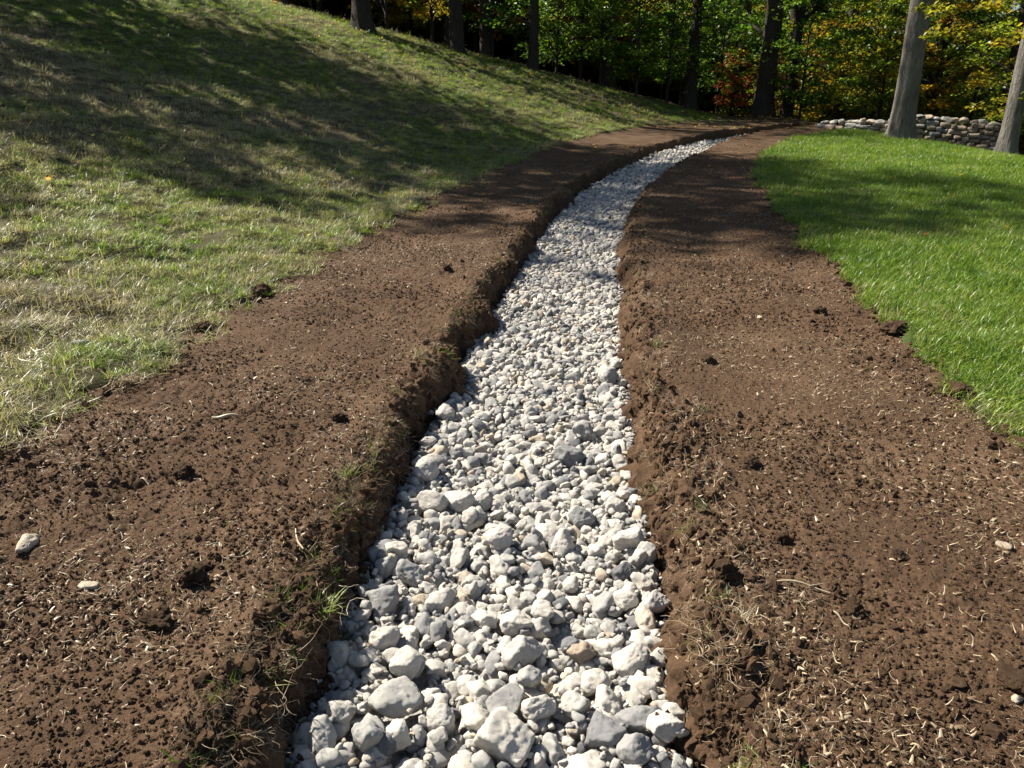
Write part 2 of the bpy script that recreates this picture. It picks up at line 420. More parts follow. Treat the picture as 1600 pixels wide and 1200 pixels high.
def deposit(x, y, r, flat, sink=.35):
    """settle one stone on the heap and return its centre height"""
    iy = int((y - Y0) / CELL)
    if iy < 0 or iy >= ny: return None
    cx = x - hc[iy]
    ix = int((cx + HALF) / CELL); k = max(1, int(r / CELL))
    a, b, c, d = max(0, iy - k), min(ny, iy + k + 1), max(0, ix - k), min(nx, ix + k + 1)
    if d - c < 1 or b - a < 1: return None
    sub = hm[a:b, c:d]
    dd = ((np.arange(a, b) - iy)[:, None] ** 2 + (np.arange(c, d) - ix)[None, :] ** 2) * CELL * CELL / (r * r)
    ok = dd < .6
    base = sub[ok].mean() if ok.any() else sub.mean()
    z = base + r * flat * (1 - 2 * sink * .8)
    top = z + r * flat * np.sqrt(np.clip(1 - dd, 0, 1)) * .95
    hm[a:b, c:d] = np.where(dd < 1, np.maximum(sub, top), sub)
    return z

def tone_random(r):
    u = r.random()
    if u < .06: return r.uniform(.03, .16)
    if u < .23: return r.uniform(.18, .34)
    if u < .50: return r.uniform(.36, .55)
    if u < .94: return r.uniform(.58, .84)
    return r.uniform(.88, .97)

stones = []      # x, y, z, r, pick, tone, rot
r_ = np.random.default_rng(11)
def lay(y_from, y_to, spacing_f, r_lo, r_hi, margin, sink, low_only=False):
    y = y_from
    while y < y_to:
        sp = spacing_f(y)
        xl = GRAV_L(y) - margin; xr = GRAV_R(y) + margin
        xs = np.arange(xl + sp * r_.random(), xr, sp)
        for x in xs:
            px = x + r_.normal() * sp * .28; py = y + r_.normal() * sp * .28
            rad = r_lo + (r_hi - r_lo) * r_.random() ** 1.7
            rad *= 1 + max(0, y - 9) * .02
            if low_only:
                iy = min(max(int((py - Y0) / CELL), 8), ny - 9); ix = min(max(int((px - hc[iy] + HALF) / CELL), 8), nx - 9)
                if hm[iy, ix] > hm[iy - 8:iy + 9:4, ix - 8:ix + 9:4].mean() - .002: continue
            z = deposit(px, py, rad, .75, sink)
            if z is not None: stones.append((px, py, z, rad, tone_random(r_), None))
        y += sp * .9
lay(1.15, 10, lambda y: .028 + .001 * y, .012, .022, .03, .35)
lay(1.15, 5, lambda y: .052, .023, .046, -.01, .42)
lay(5, 26.3, lambda y: .054 + .0010 * y, .019, .043, -.02, .42)

# stones that can be picked out: x, y, width in metres, tone, proportions, label
KEY = [
    (-0.447, 2.106, 0.116, 0.138, 0.24, 0, 20, 'large grey oval stone with a split face resting against the shaded trench bank'),
    (-0.019, 1.512, 0.146, 0.133, 0.8, 1, 22, 'largest white block of stone at the bottom of the gravel drain'),
    (0.252, 1.547, 0.11, 0.092, 0.14, 2, 18, 'dark grey rounded stone below the white round stone near the bottom of the drain'),
    (0.345, 1.589, 0.108, 0.083, 0.22, 3, 9, 'mid grey rounded stone beside the soil bank near the bottom of the drain'),
    (-0.329, 1.653, 0.16, 0.104, 0.42, 4, 9, 'long knobbly grey slab of stone near the lower end of the drain'),
    (-0.02, 1.653, 0.111, 0.093, 0.3, 5, 24, 'angular slate grey stone just above the largest white block'),
    (0.282, 1.668, 0.09, 0.086, 0.78, 6, 9, 'smooth round white stone above the dark grey rounded stone'),
    (-0.103, 1.589, 0.094, 0.09, 0.72, 7, 10, 'cream stone with cracks immediately upper left of the largest white block'),
    (-0.2, 1.589, 0.101, 0.094, 0.5, 8, 10, 'beige grey lump of stone between the long knobbly slab and the cracked cream stone'),
    (-0.316, 1.767, 0.117, 0.082, 0.68, 9, 12, 'cream oblong stone lying just above the long knobbly slab'),
    (0.373, 1.811, 0.103, 0.099, 0.79, 10, 10, 'big round white stone touching the bank low in the drain'),
    (0.026, 1.847, 0.105, 0.101, 0.48, 11, 18, 'light grey faceted stone in the middle of the lower drain'),
    (0.224, 1.878, 0.082, 0.073, 0.98, 12, 10, 'brownish pitted stone in the middle of the lower drain'),
    (0.405, 2.252, 0.089, 0.084, 0.04, 13, 26, 'darkest charcoal angular stone beside the sunny soil bank'),
    (0.015, 2.004, 0.099, 0.094, 0.8, 14, 22, 'bright white faceted stone in the middle of the drain'),
    (0.281, 3.212, 0.131, 0.106, 0.16, 15, 22, 'dark grey angular stone alone among pale ones halfway up the drain'),
    (-0.254, 4.341, 0.113, 0.081, 0.84, 16, 9, 'small flat bright white stone by the shaded bank halfway up the drain'),
    (-0.36, 3.683, 0.133, 0.105, 0.56, 17, 10, 'rounded pale stone against the shaded bank below the small flat white stone'),
    (-0.517, 1.523, 0.095, 0.081, 0.5, 18, 9, 'rounded light grey stone in the bank shade at the bottom left of the drain'),
    (-0.396, 1.512, 0.091, 0.108, 0.3, 19, 12, 'tall grey stone at the bottom of the drain beside the shaded rounded one'),
    (0.332, 1.485, 0.096, 0.086, 0.28, 20, 26, 'sharp edged blue grey stone at the bottom right of the drain'),
    (0.419, 1.54, 0.088, 0.085, 0.78, 21, 20, 'white stone half covered by the sunny soil bank at the bottom right'),
    (0.292, 2.635, 0.101, 0.095, 0.26, 22, 9, 'smooth grey stone beside two white ones midway down the drain'),
    (-0.392, 3.031, 0.137, 0.119, 0.58, 23, 12, 'pale lumpy stone pressed against the shaded bank midway along the drain'),
    (0.445, 2.731, 0.098, 0.098, 0.82, 24, 12, 'clean white rounded stone near the sunny bank midway along the drain'),
    (-0.043, 2.485, 0.096, 0.091, 0.66, 25, 10, None),
    (0.141, 2.535, 0.108, 0.087, 0.8, 26, 12, None),
    (0.198, 2.45, 0.1, 0.1, 0.72, 27, 14, None),
    (-0.373, 2.26, 0.108, 0.094, 0.3, 28, 12, None),
    (-0.47, 2.303, 0.086, 0.081, 0.34, 29, 10, None),
    (0.512, 2.373, 0.088, 0.078, 0.44, 30, 18, None),
    (-0.088, 2.013, 0.082, 0.077, 0.74, 31, 14, None),
    (0.1, 2.039, 0.087, 0.069, 0.7, 32, 10, None),
    (-0.254, 2.131, 0.099, 0.076, 0.64, 33, 10, None),
    (0.395, 2.114, 0.089, 0.08, 0.8, 34, 18, None),
    (0.491, 2.076, 0.088, 0.084, 0.6, 35, 14, None),
    (-0.409, 1.896, 0.099, 0.09, 0.66, 36, 16, None),
    (-0.542, 1.81, 0.083, 0.083, 0.38, 37, 12, None),
    (-0.419, 1.775, 0.09, 0.074, 0.64, 38, 10, None),
    (0.255, 1.746, 0.097, 0.081, 0.7, 39, 18, None),
    (0.074, 1.632, 0.081, 0.077, 0.74, 40, 9, None),
    (0.183, 1.641, 0.085, 0.07, 0.48, 41, 12, None),
    (-0.482, 1.615, 0.091, 0.08, 0.56, 42, 10, None),
    (-0.318, 1.527, 0.077, 0.074, 0.72, 43, 10, None),
    (0.05, 1.728, 0.084, 0.069, 0.34, 44, 12, None),
    (0.455, 2.45, 0.1, 0.1, 0.78, 45, 14, None),
    (-0.236, 2.789, 0.122, 0.083, 0.66, 46, 10, None),
    (-0.344, 2.762, 0.116, 0.099, 0.62, 47, 12, None),
    (-0.134, 2.816, 0.101, 0.084, 0.7, 48, 12, None),
    (0.595, 4.264, 0.143, 0.111, 0.46, 49, 16, None),
    (0.372, 3.465, 0.106, 0.1, 0.32, 50, 20, None),
]
key_objs = []
for (x, y, w, h, tone, seed, power, label) in KEY:
    r = w / 2
    z = deposit(x, y, r * .95, .8, .26)
    me = stone_mesh('stone', 900 + seed, 5, power * .9, .08, (1, .9, min(1.05, max(.66, h / w))), planes=5 + seed % 5)
    nm = 'stone'
    o = bpy.data.objects.new(nm, me)
    o.location = (x, y, z); o.rotation_euler = (pyr.uniform(-.25, .25), pyr.uniform(-.25, .25), pyr.uniform(-.4, .4)); o.scale = (r, r, r)
    o['tone'] = tone
    key_objs.append((o, label))
lay(1.15, 12, lambda y: .028 + .001 * y, .009, .018, .02, .26, True)

# floor under the stones
drain_y = np.linspace(1.0, 26.8, 520); tt = np.linspace(0, 1, 24)
DX = (GRAV_L(drain_y) - .05)[:, None] * (1 - tt) + (GRAV_R(drain_y) + .05)[:, None] * tt; DY = np.repeat(drain_y[:, None], 24, 1)
DZ = H(DX, DY) - .205 + .012 * noise2(DX * 18, DY * 18, 22)
idx = np.arange(DX.size).reshape(DX.shape)
m, nt, N_, L_, out = new_mat('stone_dust')
c_ = ramp(nt, [(.3, (.16, .15, .14)), (.7, (.42, .40, .37))]); L_(tex_noise(nt, 40, 4, .7), c_.inputs[0])
principled(nt, out, c_.outputs[0], .95, tex_noise(nt, 60, 3), 1, .02)
drain = link('drain_bed', mesh_from('drain_bed', np.stack([DX, DY, DZ], -1).reshape(-1, 3), np.stack([idx[:-1, :-1], idx[:-1, 1:], idx[1:, 1:], idx[1:, :-1]], -1).reshape(-1, 4), m))
tag(drain, 'pale gravel drain curving through the dark soil', kind='structure')

for o, label in key_objs:
    C.objects.link(o)
    if label: tag(o, label, 'stone', 'large stones in the gravel drain')
    else: o.parent = drain

# which of the laid stones show largest
arr = np.array([(s[0], s[1], s[2], s[3], s[4]) for s in stones])
dist = np.sqrt(arr[:, 0] ** 2 + arr[:, 1] ** 2 + (arr[:, 2] - 1.5) ** 2)
iy = np.clip(((arr[:, 1] - Y0) / CELL).astype(int), 0, ny - 1); ix = np.clip(((arr[:, 0] - hc[iy] + HALF) / CELL).astype(int), 0, nx - 1)
visible = hm[iy, ix] < arr[:, 2] + arr[:, 3] * .75 * 1.15
inview = (np.abs(arr[:, 0]) / (arr[:, 1] * .93 + .5) < .7) & (arr[:, 1] > 1.38)
score = arr[:, 3] / dist * (visible & inview)
order = np.argsort(-score)
n_parts = 300 - sum(1 for o, l in key_objs if not l)
chosen = order[:n_parts]
rest = order[n_parts:]
# drop what is buried
keep = hm[iy[rest], ix[rest]] < arr[rest, 2] + arr[rest, 3] * 1.9
rest = rest[keep]
for k in chosen:
    x, y, z, r, tone = arr[k]
    o = bpy.data.objects.new('stone', near_stones[int(r_.integers(len(near_stones)))])
    C.objects.link(o); o.parent = drain
    o.location = (x, y, z); o.scale = (r * 1.06,) * 3
    o.rotation_euler = (r_.normal() * .35, r_.normal() * .35, r_.uniform(0, 6.28)); o['tone'] = float(tone)
nr = len(rest)
sc_ = arr[rest, 3][:, None] * r_.uniform(.9, 1.2, (nr, 3))
gv = scatter('gravel', arr[rest, :3], np.stack([r_.normal(size=nr) * .5, r_.normal(size=nr) * .5, r_.uniform(0, 6.28, nr)], 1), sc_,
             r_.integers(0, len(small_stones), nr), arr[rest, 4], proto_collection('gravel', small_stones))
gv.parent = drain; tag(gv, 'small pale gravel filling the drain', kind='stuff')

# soil that has crumbled down on to the stones
SPILL_N = 700
ys_ = 1.25 * (20 / 1.25) ** r_.random(SPILL_N); sl_ = r_.random(SPILL_N) < .5
off_ = np.abs(r_.normal(0, .025, SPILL_N))
xs_ = np.where(sl_, GRAV_L(ys_) + off_, GRAV_R(ys_) - off_)
jy_ = np.clip(((ys_ - Y0) / CELL).astype(int), 0, ny - 1); jx_ = np.clip(((xs_ - hc[jy_] + HALF) / CELL).astype(int), 0, nx - 1)
spill = (xs_, ys_, hm[jy_, jx_])

# ------------------------------------------------------------------ crumbs and dry fibres on the soil
def bed_points(n, y0, y1, power=1.0, extra=0.0):
    """points over the soil, denser towards the camera"""
    u = r_.random(n); y = y0 * (y1 / y0) ** (u ** power)
    x = r_.uniform(0, 1, n) * (lawn_edge_r(y) - lawn_edge_l(y) + 2 * extra) + lawn_edge_l(y) - extra
    ok = ((x < GRAV_L(y) + .03) | (x > GRAV_R(y) + .02)) & (np.abs(x) < y * .82 + 1.2)
    return x[ok], y[ok]

crumb_shapes = [stone_mesh('crumb_shape_%d' % i, 500 + i, 2 if i < 6 else 3, (6, 9)[i % 2], .22, (1, pyr.uniform(.45, .9), pyr.uniform(.3, .6)), M_CLOD, 6) for i in range(9)]
for me_ in crumb_shapes: me_.polygons.foreach_set('use_smooth', np.zeros(len(me_.polygons), bool))
x, y = bed_points(190000, 1.1, 20)
n = len(x); s = (.0024 + .0105 * r_.random(n) ** 2.9) * (1 + .02 * np.clip(y - 3, 0, 12)) * (.75 + .45 * (noise2(x * 2.2, y * 2.2, 130) + .5)); s = np.where(r_.random(n) < .005, s * 1.8 + .007, s)
yb = 1.2 * (20 / 1.2) ** r_.random(7500); lf_ = r_.random(7500) < .7
xb = np.where(lf_, GRAV_L(yb) - .07 + r_.normal(0, .06, 7500), GRAV_R(yb) + .12 + r_.normal(0, .08, 7500))
x = np.concatenate([x, xb]); y = np.concatenate([y, yb]); s = np.concatenate([s, .006 + .030 * r_.random(7500) ** 2.4]); n = len(x)
z = soil_z(x, y) + s * .1
x = np.concatenate([x, spill[0]]); y = np.concatenate([y, spill[1]]); z = np.concatenate([z, spill[2]]); s = np.concatenate([s, .003 + .010 * r_.random(SPILL_N) ** 2]); n = len(x)
cr = scatter('soil_crumbs', np.stack([x, y, z], 1), r_.uniform(0, 6.28, (n, 3)), s, r_.integers(0, 9, n), r_.random(n), proto_collection('soil_crumbs', crumb_shapes))
tag(cr, 'loose dark crumbs of soil strewn over the bed', 'soil', kind='stuff')

def fibre_mesh(name, seed, n=1, length=1.0, width=.05, curl=1.2, spread=.0, mat=M_STRAW):
    r = np.random.default_rng(seed); V = []; F = []; A = []; k = 0
    for j in range(n):
        seg = 6; th = r.uniform(0, 6.28); el = r.normal() * .25; p = np.array([r.normal() * spread, r.normal() * spread, 0.0]); pts = [p]
        dth = r.normal() * curl / seg; L = length * r.uniform(.6, 1.2)
        for q in range(seg):
            th += dth + r.normal() * curl * .25; el += r.normal() * .18
            p = p + L / seg * np.array([math.cos(th) * math.cos(el), math.sin(th) * math.cos(el), math.sin(el)]); pts.append(p)
        pts = np.array(pts); pts[:, 2] = np.abs(pts[:, 2]) * .8
        t = np.gradient(pts, axis=0); side = np.cross(t, [0, 0, 1.0]); side /= np.linalg.norm(side, axis=1)[:, None] + 1e-9
        w = width * np.linspace(1, .35, seg + 1)[:, None] * r.uniform(.6, 1.3)
        up = np.array([[0, 0, 1.0]]) * w * .5
        v = np.stack([pts - side * w * .5, pts + up, pts + side * w * .5], 1).reshape(-1, 3)
        i = np.arange(seg)[:, None] * 3
        f = np.concatenate([np.stack([i + a, i + a + 1, i + a + 4, i + a + 3], -1).reshape(-1, 4) for a in (0, 1)])
        V.append(v); F.append(f + k); k += len(v); A.append(np.full(len(v), r.random()))
    return mesh_from(name, np.concatenate(V), np.concatenate(F), mat, {'rnd': ('FLOAT', np.concatenate(A).astype(np.float32))})

fibre_shapes = [fibre_mesh('fibre_shape_%d' % i, 600 + i, 1, 1, (.05, .08, .12)[i % 3], (1.0, 2.2, .5)[i % 3]) for i in range(9)] + \
               [fibre_mesh('chip_shape_%d' % i, 630 + i, 1, .55, .25, .6) for i in range(3)]
x, y = bed_points(120000, 1.1, 16)
ok = r_.random(len(x)) < .18 + .82 * smooth(.5 + .9 * noise2(x * 1.6, y * 1.6, 140) + .5 * noise2(x * 5, y * 5, 141)); x, y = x[ok], y[ok]
n = len(x); s = .010 + .036 * r_.random(n) ** 2.6
rot = np.stack([r_.normal(size=n) * .25, r_.normal(size=n) * .25, r_.uniform(0, 6.28, n)], 1)
fb = scatter('straw_fibres', np.stack([x, y, soil_z(x, y) + .004], 1), rot, s, r_.integers(0, 12, n), np.clip(r_.normal(.38, .22, n), 0, 1), proto_collection('straw_fibres', fibre_shapes))
tag(fb, 'short dry straw and root fibres scattered on the soil', 'straw', kind='stuff')

# ------------------------------------------------------------------ grass
def clump_mesh(name, seed, blades, radius, l_lo, l_hi, width, lean, bend, mat=M_GRASS):
    r = np.random.default_rng(seed); seg = 3
    n = blades
    a = r.uniform(0, 6.28, n); rr = radius * np.sqrt(r.random(n)); base = np.stack([rr * np.cos(a), rr * np.sin(a), np.zeros(n) - .008], 1)
    th = r.uniform(0, 6.28, n); ln = r.uniform(l_lo, l_hi, n); le = np.abs(r.normal(lean, lean * .5, n)); be = r.normal(bend, .35, n)
    P = [base]; p = base.copy()
    for q in range(seg):
        e = np.clip(le + be * (q / seg), -.3, 2.0)
        th = th + r.normal(0, .25, n)
        p = p + (ln / seg)[:, None] * np.stack([np.sin(e) * np.cos(th), np.sin(e) * np.sin(th), np.cos(e)], 1); P.append(p)
    P = np.stack(P, 1); P[:, :, 2] = np.maximum(P[:, :, 2], -.008)
    sd = np.stack([-np.sin(th), np.cos(th), np.zeros(n)], 1)
    w = (width * r.uniform(.6, 1.3, n))[:, None, None] * np.array([1, .9, .65])[None, :, None] * .5
    left = P[:, :3] - sd[:, None, :] * w; right = P[:, :3] + sd[:, None, :] * w
    v = np.concatenate([left, right, P[:, 3:4]], 1)      # 7 verts per blade
    i = (np.arange(n) * 7)[:, None]
    f4 = np.concatenate([i + np.array([[0, 3, 4, 1]]), i + np.array([[1, 4, 5, 2]])]); f3 = i + np.array([[2, 5, 6]])
    return mesh_from(name, v.reshape(-1, 3), [f4, f3], mat, {'rnd': ('FLOAT', np.repeat(r.random(n), 7).astype(np.float32))})

lush_shapes = [clump_mesh('lush_%d' % i, 700 + i, 76, .09, .045, .125, .0056, .65, 1.35) for i in range(5)]
dry_shapes = [clump_mesh('dry_%d' % i, 720 + i, 60, .11, .04, .13, .0044, 1.25, .5) for i in range(5)]
grass_coll = proto_collection('grass', lush_shapes + dry_shapes)

def grass_points(x0, x1, y0, y1, sp0, grow):
    xs = []; ys = []; y = y0
    while y < y1:
        sp = sp0 + grow * y
        lo = max(x0, -y * .80 - 1.6); hi = min(x1, y * .80 + 1.6)
        if hi > lo:
            x = np.arange(lo, hi, sp); xs.append(x + r_.uniform(-.5, .5, len(x)) * sp); ys.append(y + r_.uniform(-.5, .5, len(x)) * sp)
        y += sp
    return np.concatenate(xs), np.concatenate(ys)

# lawn on the right
x, y = grass_points(1.8, 20, 1.8, 25.5, .044, .0052)
e = x - lawn_edge_r(y)
ok = (e > r_.normal(0, .02, len(x))) & (litter_at(x, y) < .5)
x, y, e = x[ok], y[ok], e[ok]; n = len(x)
z = ground_top(x, y)
pale = noise2(x * 1.5, y * 1.5, 111) * .10 + noise2(x * 6, y * 6, 112) * .10
tone = np.clip(.30 + 1.3 * pale + .16 * np.exp(-np.clip(e, 0, 9) / .12) + r_.normal(0, .06, n), 0, 1)
s = r_.uniform(.75, 1.1, n) * (1 + .03 * np.clip(y - 4, 0, 20))
g1 = scatter('lawn_grass', np.stack([x, y, z], 1), np.stack([r_.normal(0, .12, n), r_.normal(0, .12, n), r_.uniform(0, 6.28, n)], 1), s,
             np.where(r_.random(n) < .84, r_.integers(0, 5, n), r_.integers(5, 10, n)), tone, grass_coll)
tag(g1, 'dense bright green lawn grass along the soil bed', 'grass', kind='stuff')

# worn turf on the hillside
x, y = grass_points(-34, 9, 1.8, 36, .050, .0052)
e = lawn_edge_l(y) - x
ok = (e > r_.normal(-.03, .13, len(x))) & (litter_at(x, y) < .5)
x, y, e = x[ok], y[ok], e[ok]
lu = lush_at(x, y); n = len(x)
bare = noise2(x * 2.1, y * 2.1, 121) + .6 * noise2(x * 6, y * 6, 122)
ok = (bare > -.32 - .6 * lu) | (r_.random(n) < np.where(e < .6, .75, .3))
x, y, e, lu = x[ok], y[ok], e[ok], lu[ok]; n = len(x)
z = ground_top(x, y)
tone = np.clip(1.0 - .62 * lu + r_.normal(0, .16, n) + .12 * np.exp(-np.clip(e, 0, 9) / .15), 0, 1)
s = r_.uniform(.6, 1.3, n) * (1 + .03 * np.clip(y - 4, 0, 25))
green = r_.random(n) < np.clip(lu * .8 - .15, 0, 1)
g2 = scatter('hillside_grass', np.stack([x, y, z + .005], 1), np.stack([r_.normal(0, .15, n), r_.normal(0, .15, n), r_.uniform(0, 6.28, n)], 1), s * np.where(green, .62, .82),
             np.where(green, r_.integers(0, 5, n), r_.integers(5, 10, n)), tone, grass_coll)
tag(g2, 'worn patchy turf of straw and green blades on the hillside', 'grass', kind='stuff')

# sod lumps along the cut edges
def edge_lumps(name, fn, side, n, label):
    yy = 1.6 * (24 / 1.6) ** r_.random(n); xx = fn(yy) + side * r_.normal(.03, .07, n)
    s = .010 + .030 * r_.random(n) ** 2.5
    o = scatter(name, np.stack([xx, yy, soil_z(xx, yy) + s * .2], 1), r_.uniform(0, 6.28, (n, 3)), s, r_.integers(0, 9, n), r_.random(n), proto_collection(name, crumb_shapes))
    tag(o, label, 'soil', kind='stuff')
edge_lumps('sod_lumps', lawn_edge_l, 1, 900, 'dark lumps of sod along the worn turf edge')
edge_lumps('edge_crumbs', lawn_edge_r, -1, 800, 'dark soil lumps along the green lawn edge')

# roots and dry grass on the lips of the trench
root_shapes = [fibre_mesh('root_shape_%d' % i, 660 + i, 12, .07, .0016, 1.6, .02) for i in range(5)] + [clump_mesh('bank_%d' % i, 740 + i, 26, .03, .03, .075, .0026, .9, .8) for i in range(3)]
n = 1700
yy = 1.25 * (20 / 1.25) ** r_.random(n)
lft = r_.random(n) < .78
xx = np.where(lft, GRAV_L(yy) - .10 + r_.normal(0, .06, n), GRAV_R(yy) + .14 + r_.normal(0, .10, n))
pk = np.where(r_.random(n) < .92, r_.integers(0, 5, n), r_.integers(5, 8, n))
rt = scatter('bank_roots', np.stack([xx, yy, soil_z(xx, yy)], 1), np.stack([r_.normal(0, .3, n), np.where(lft, .6, -.4) + r_.normal(0, .3, n), r_.uniform(0, 6.28, n) * 0 + r_.normal(0, .4, n)], 1),
             r_.uniform(.5, 1.2, n), pk, np.clip(r_.normal(.26, .2, n), 0, 1), proto_collection('bank_roots', root_shapes))
tag(rt, 'dry roots and grass wisps hanging on the trench lips', 'roots', kind='stuff')

# fallen leaves
def leaf_mesh(name, seed):
    r = np.random.default_rng(seed); t = np.linspace(0, 2 * np.pi, 11)[:-1]
    rad = 1 + .28 * np.cos(5 * t) + r.normal(0, .06, 10)
    v = np.stack([rad * np.cos(t), .85 * rad * np.sin(t), .18 * np.cos(2 * t + r.uniform(0, 6)) + .1], 1); v = np.concatenate([v, [[0, 0, .0]]])
    i = np.arange(10); f = np.stack([i, (i + 1) % 10, np.full(10, 10)], 1)
    return mesh_from(name, v, f, M_LEAF, {'rnd': ('FLOAT', np.full(11, r.random(), np.float32))})
n = 1700
y = np.where(r_.random(n) < .25, 3 + 25 * r_.random(n) ** 1.3, 25 + 9 * r_.random(n)); x = r_.uniform(-.8, .8, n) * y; x = np.where((y > 25) & (x < 4), x + 14, x)
zz = np.where(in_bed(x, y), soil_z(x, y), ground_top(x, y) + .05)
ok = ~((x > GRAV_L(y) - .1) & (x < GRAV_R(y) + .1)) & ~(in_bed(x, y) & (y < 13)) & (y > 7.5); x, y, zz = x[ok], y[ok], zz[ok]; n = len(x)
fl = scatter('fallen_leaves', np.stack([x, y, zz + .01], 1), np.stack([r_.normal(0, .4, n), r_.normal(0, .4, n), r_.uniform(0, 6.28, n)], 1), r_.uniform(.018, .038, n), r_.integers(0, 5, n), r_.uniform(.52, .86, n),
             proto_collection('fallen_leaves', [leaf_mesh('fallen_leaf_%d' % i, 20 + i) for i in range(5)]))
tag(fl, 'fallen yellow and brown leaves lying about the grass', 'leaves', kind='stuff')

# ------------------------------------------------------------------ trees
def leaves(centers, radius, count, size, r, droop=.25, flat=.16, jitter=.55):
    """leaf sprays: flattened discs of small folded leaves"""
    m_ = len(centers); n = m_ * count
    c = np.repeat(centers, count, 0); rad = np.repeat(radius, count)
    a = r.uniform(0, 6.28, n); q = np.sqrt(r.random(n)) * rad
    p = c + np.stack([q * np.cos(a), q * np.sin(a), r.normal(0, 1, n) * flat * rad - droop * q * q / np.maximum(rad, .1)], 1)
    nrm = np.stack([r.normal(0, jitter, n), r.normal(0, jitter, n), np.ones(n)], 1); nrm /= np.linalg.norm(nrm, axis=1)[:, None]
    t = np.stack([np.cos(a), np.sin(a), np.zeros(n) - .35], 1) + r.normal(0, .45, (n, 3)); t -= nrm * (t * nrm).sum(1)[:, None]; t /= np.linalg.norm(t, axis=1)[:, None]
    b = np.cross(nrm, t); sz = size * r.uniform(.6, 1.3, n)[:, None]
    v = np.stack([p - t * sz * .5, p + b * sz * .42 + nrm * sz * .12 - t * sz * .08, p + t * sz * .55, p - b * sz * .42 + nrm * sz * .12 - t * sz * .08], 1)
    f = np.arange(n * 4).reshape(-1, 4)
    spray_rnd = np.repeat(r.random(m_), count)
    rnd = np.clip(.5 + (spray_rnd - .5) * .9 + r.normal(0, .17, n), 0, 1)
    return v.reshape(-1, 3), f, np.repeat(rnd, 4).astype(np.float32)

def limb(a, b, r0, r1, r, k=6, sag=.1):
    a = np.array(a, float); b = np.array(b, float); t = np.linspace(0, 1, k)[:, None]
    L = np.linalg.norm(b - a)
    p = a * (1 - t) + b * t + np.sin(t * np.pi) * np.array([r.normal() * .06, r.normal() * .06, sag]) * L
    return p, r0 * (1 - t[:, 0]) + r1 * t[:, 0]

def trunk_path(height, r0, r, lean=(0, 0), flare=1.45, k=22):
    t = np.linspace(0, 1, k) ** 1.6; z = t * height
    x = lean[0] * z + .10 * np.sin(z * .55 + r.uniform(0, 6)) * t; y = lean[1] * z + .10 * np.sin(z * .5 + r.uniform(0, 6)) * t
    rad = r0 * (1 - .82 * t) * (1 + (flare - 1) * np.exp(-z / (r0 * 1.6)))
    return np.stack([x, y, z - .15], 1), rad

def tall_tree(seed, height=20, r0=.34, crown_from=.32, spread=4.2, n_spray=150, count=42, leaf=.24, lean=(0, 0), low=0, bark=M_BARK_DARK, name='tall', sides=14):
    r = np.random.default_rng(seed)
    tp, tr = trunk_path(height, r0, r, lean)
    paths = []
    h = crown_from + (1 - crown_from) * r.random(n_spray) ** .9
    prof = np.sin(np.clip((h - crown_from) / (1 - crown_from), 0, 1) ** .7 * np.pi) ** .6 * spread + .3
    a = r.uniform(0, 6.28, n_spray); q = prof * np.sqrt(r.uniform(.08, 1, n_spray))
    cx = np.interp(h * height, tp[:, 2], tp[:, 0]); cy = np.interp(h * height, tp[:, 2], tp[:, 1])
    cen = np.stack([cx + q * np.cos(a), cy + q * np.sin(a), h * height], 1)
    if low:
        hl = r.uniform(.10, crown_from + .05, low); al = r.uniform(0, 6.28, low); ql = r.uniform(.8, 2.8, low)
        cen = np.concatenate([cen, np.stack([ql * np.cos(al), ql * np.sin(al), hl * height], 1)])
    rad = r.uniform(.6, 1.25, len(cen))
    for c in cen[::3]:
        hh = max(c[2] - np.hypot(c[0], c[1]) * .55 - .3, min(c[2], height * crown_from * .5)); hh = min(hh, height * .93)
        st = np.array([np.interp(hh, tp[:, 2], tp[:, 0]), np.interp(hh, tp[:, 2], tp[:, 1]), hh])
        rr = np.interp(hh, tp[:, 2], tr)
        paths.append(limb(st, c, min(.085, rr * .4), .012, r))
    v1, f1 = tubes([(tp, tr)], sides)
    # fluted bark outline
    dirn = v1[:, :2] - np.stack([np.interp(v1[:, 2], tp[:, 2], tp[:, 0]), np.interp(v1[:, 2], tp[:, 2], tp[:, 1])], 1)
    th = np.arctan2(dirn[:, 1], dirn[:, 0]); v1[:, :2] += dirn * (.30 * np.exp(-np.maximum(v1[:, 2], 0) / .35) * (np.cos(5 * th + seed) * .6 + np.cos(3 * th) * .4))[:, None]
    v1[:, :2] += dirn * (.10 * noise3(v1 * np.array([3.2, 3.2, .6]) + seed, seed))[:, None]
    v2, f2 = tubes(paths, 5)
    trunk = mesh_from(name + '_trunk', np.concatenate([v1, v2]), [f1, f2 + len(v1)], bark)
    lv, lf, rnd = leaves(cen, rad, count, leaf, r)
    crown = mesh_from(name + '_crown', lv, lf, M_LEAF, {'rnd': ('FLOAT', rnd)}, False)
    return trunk, crown

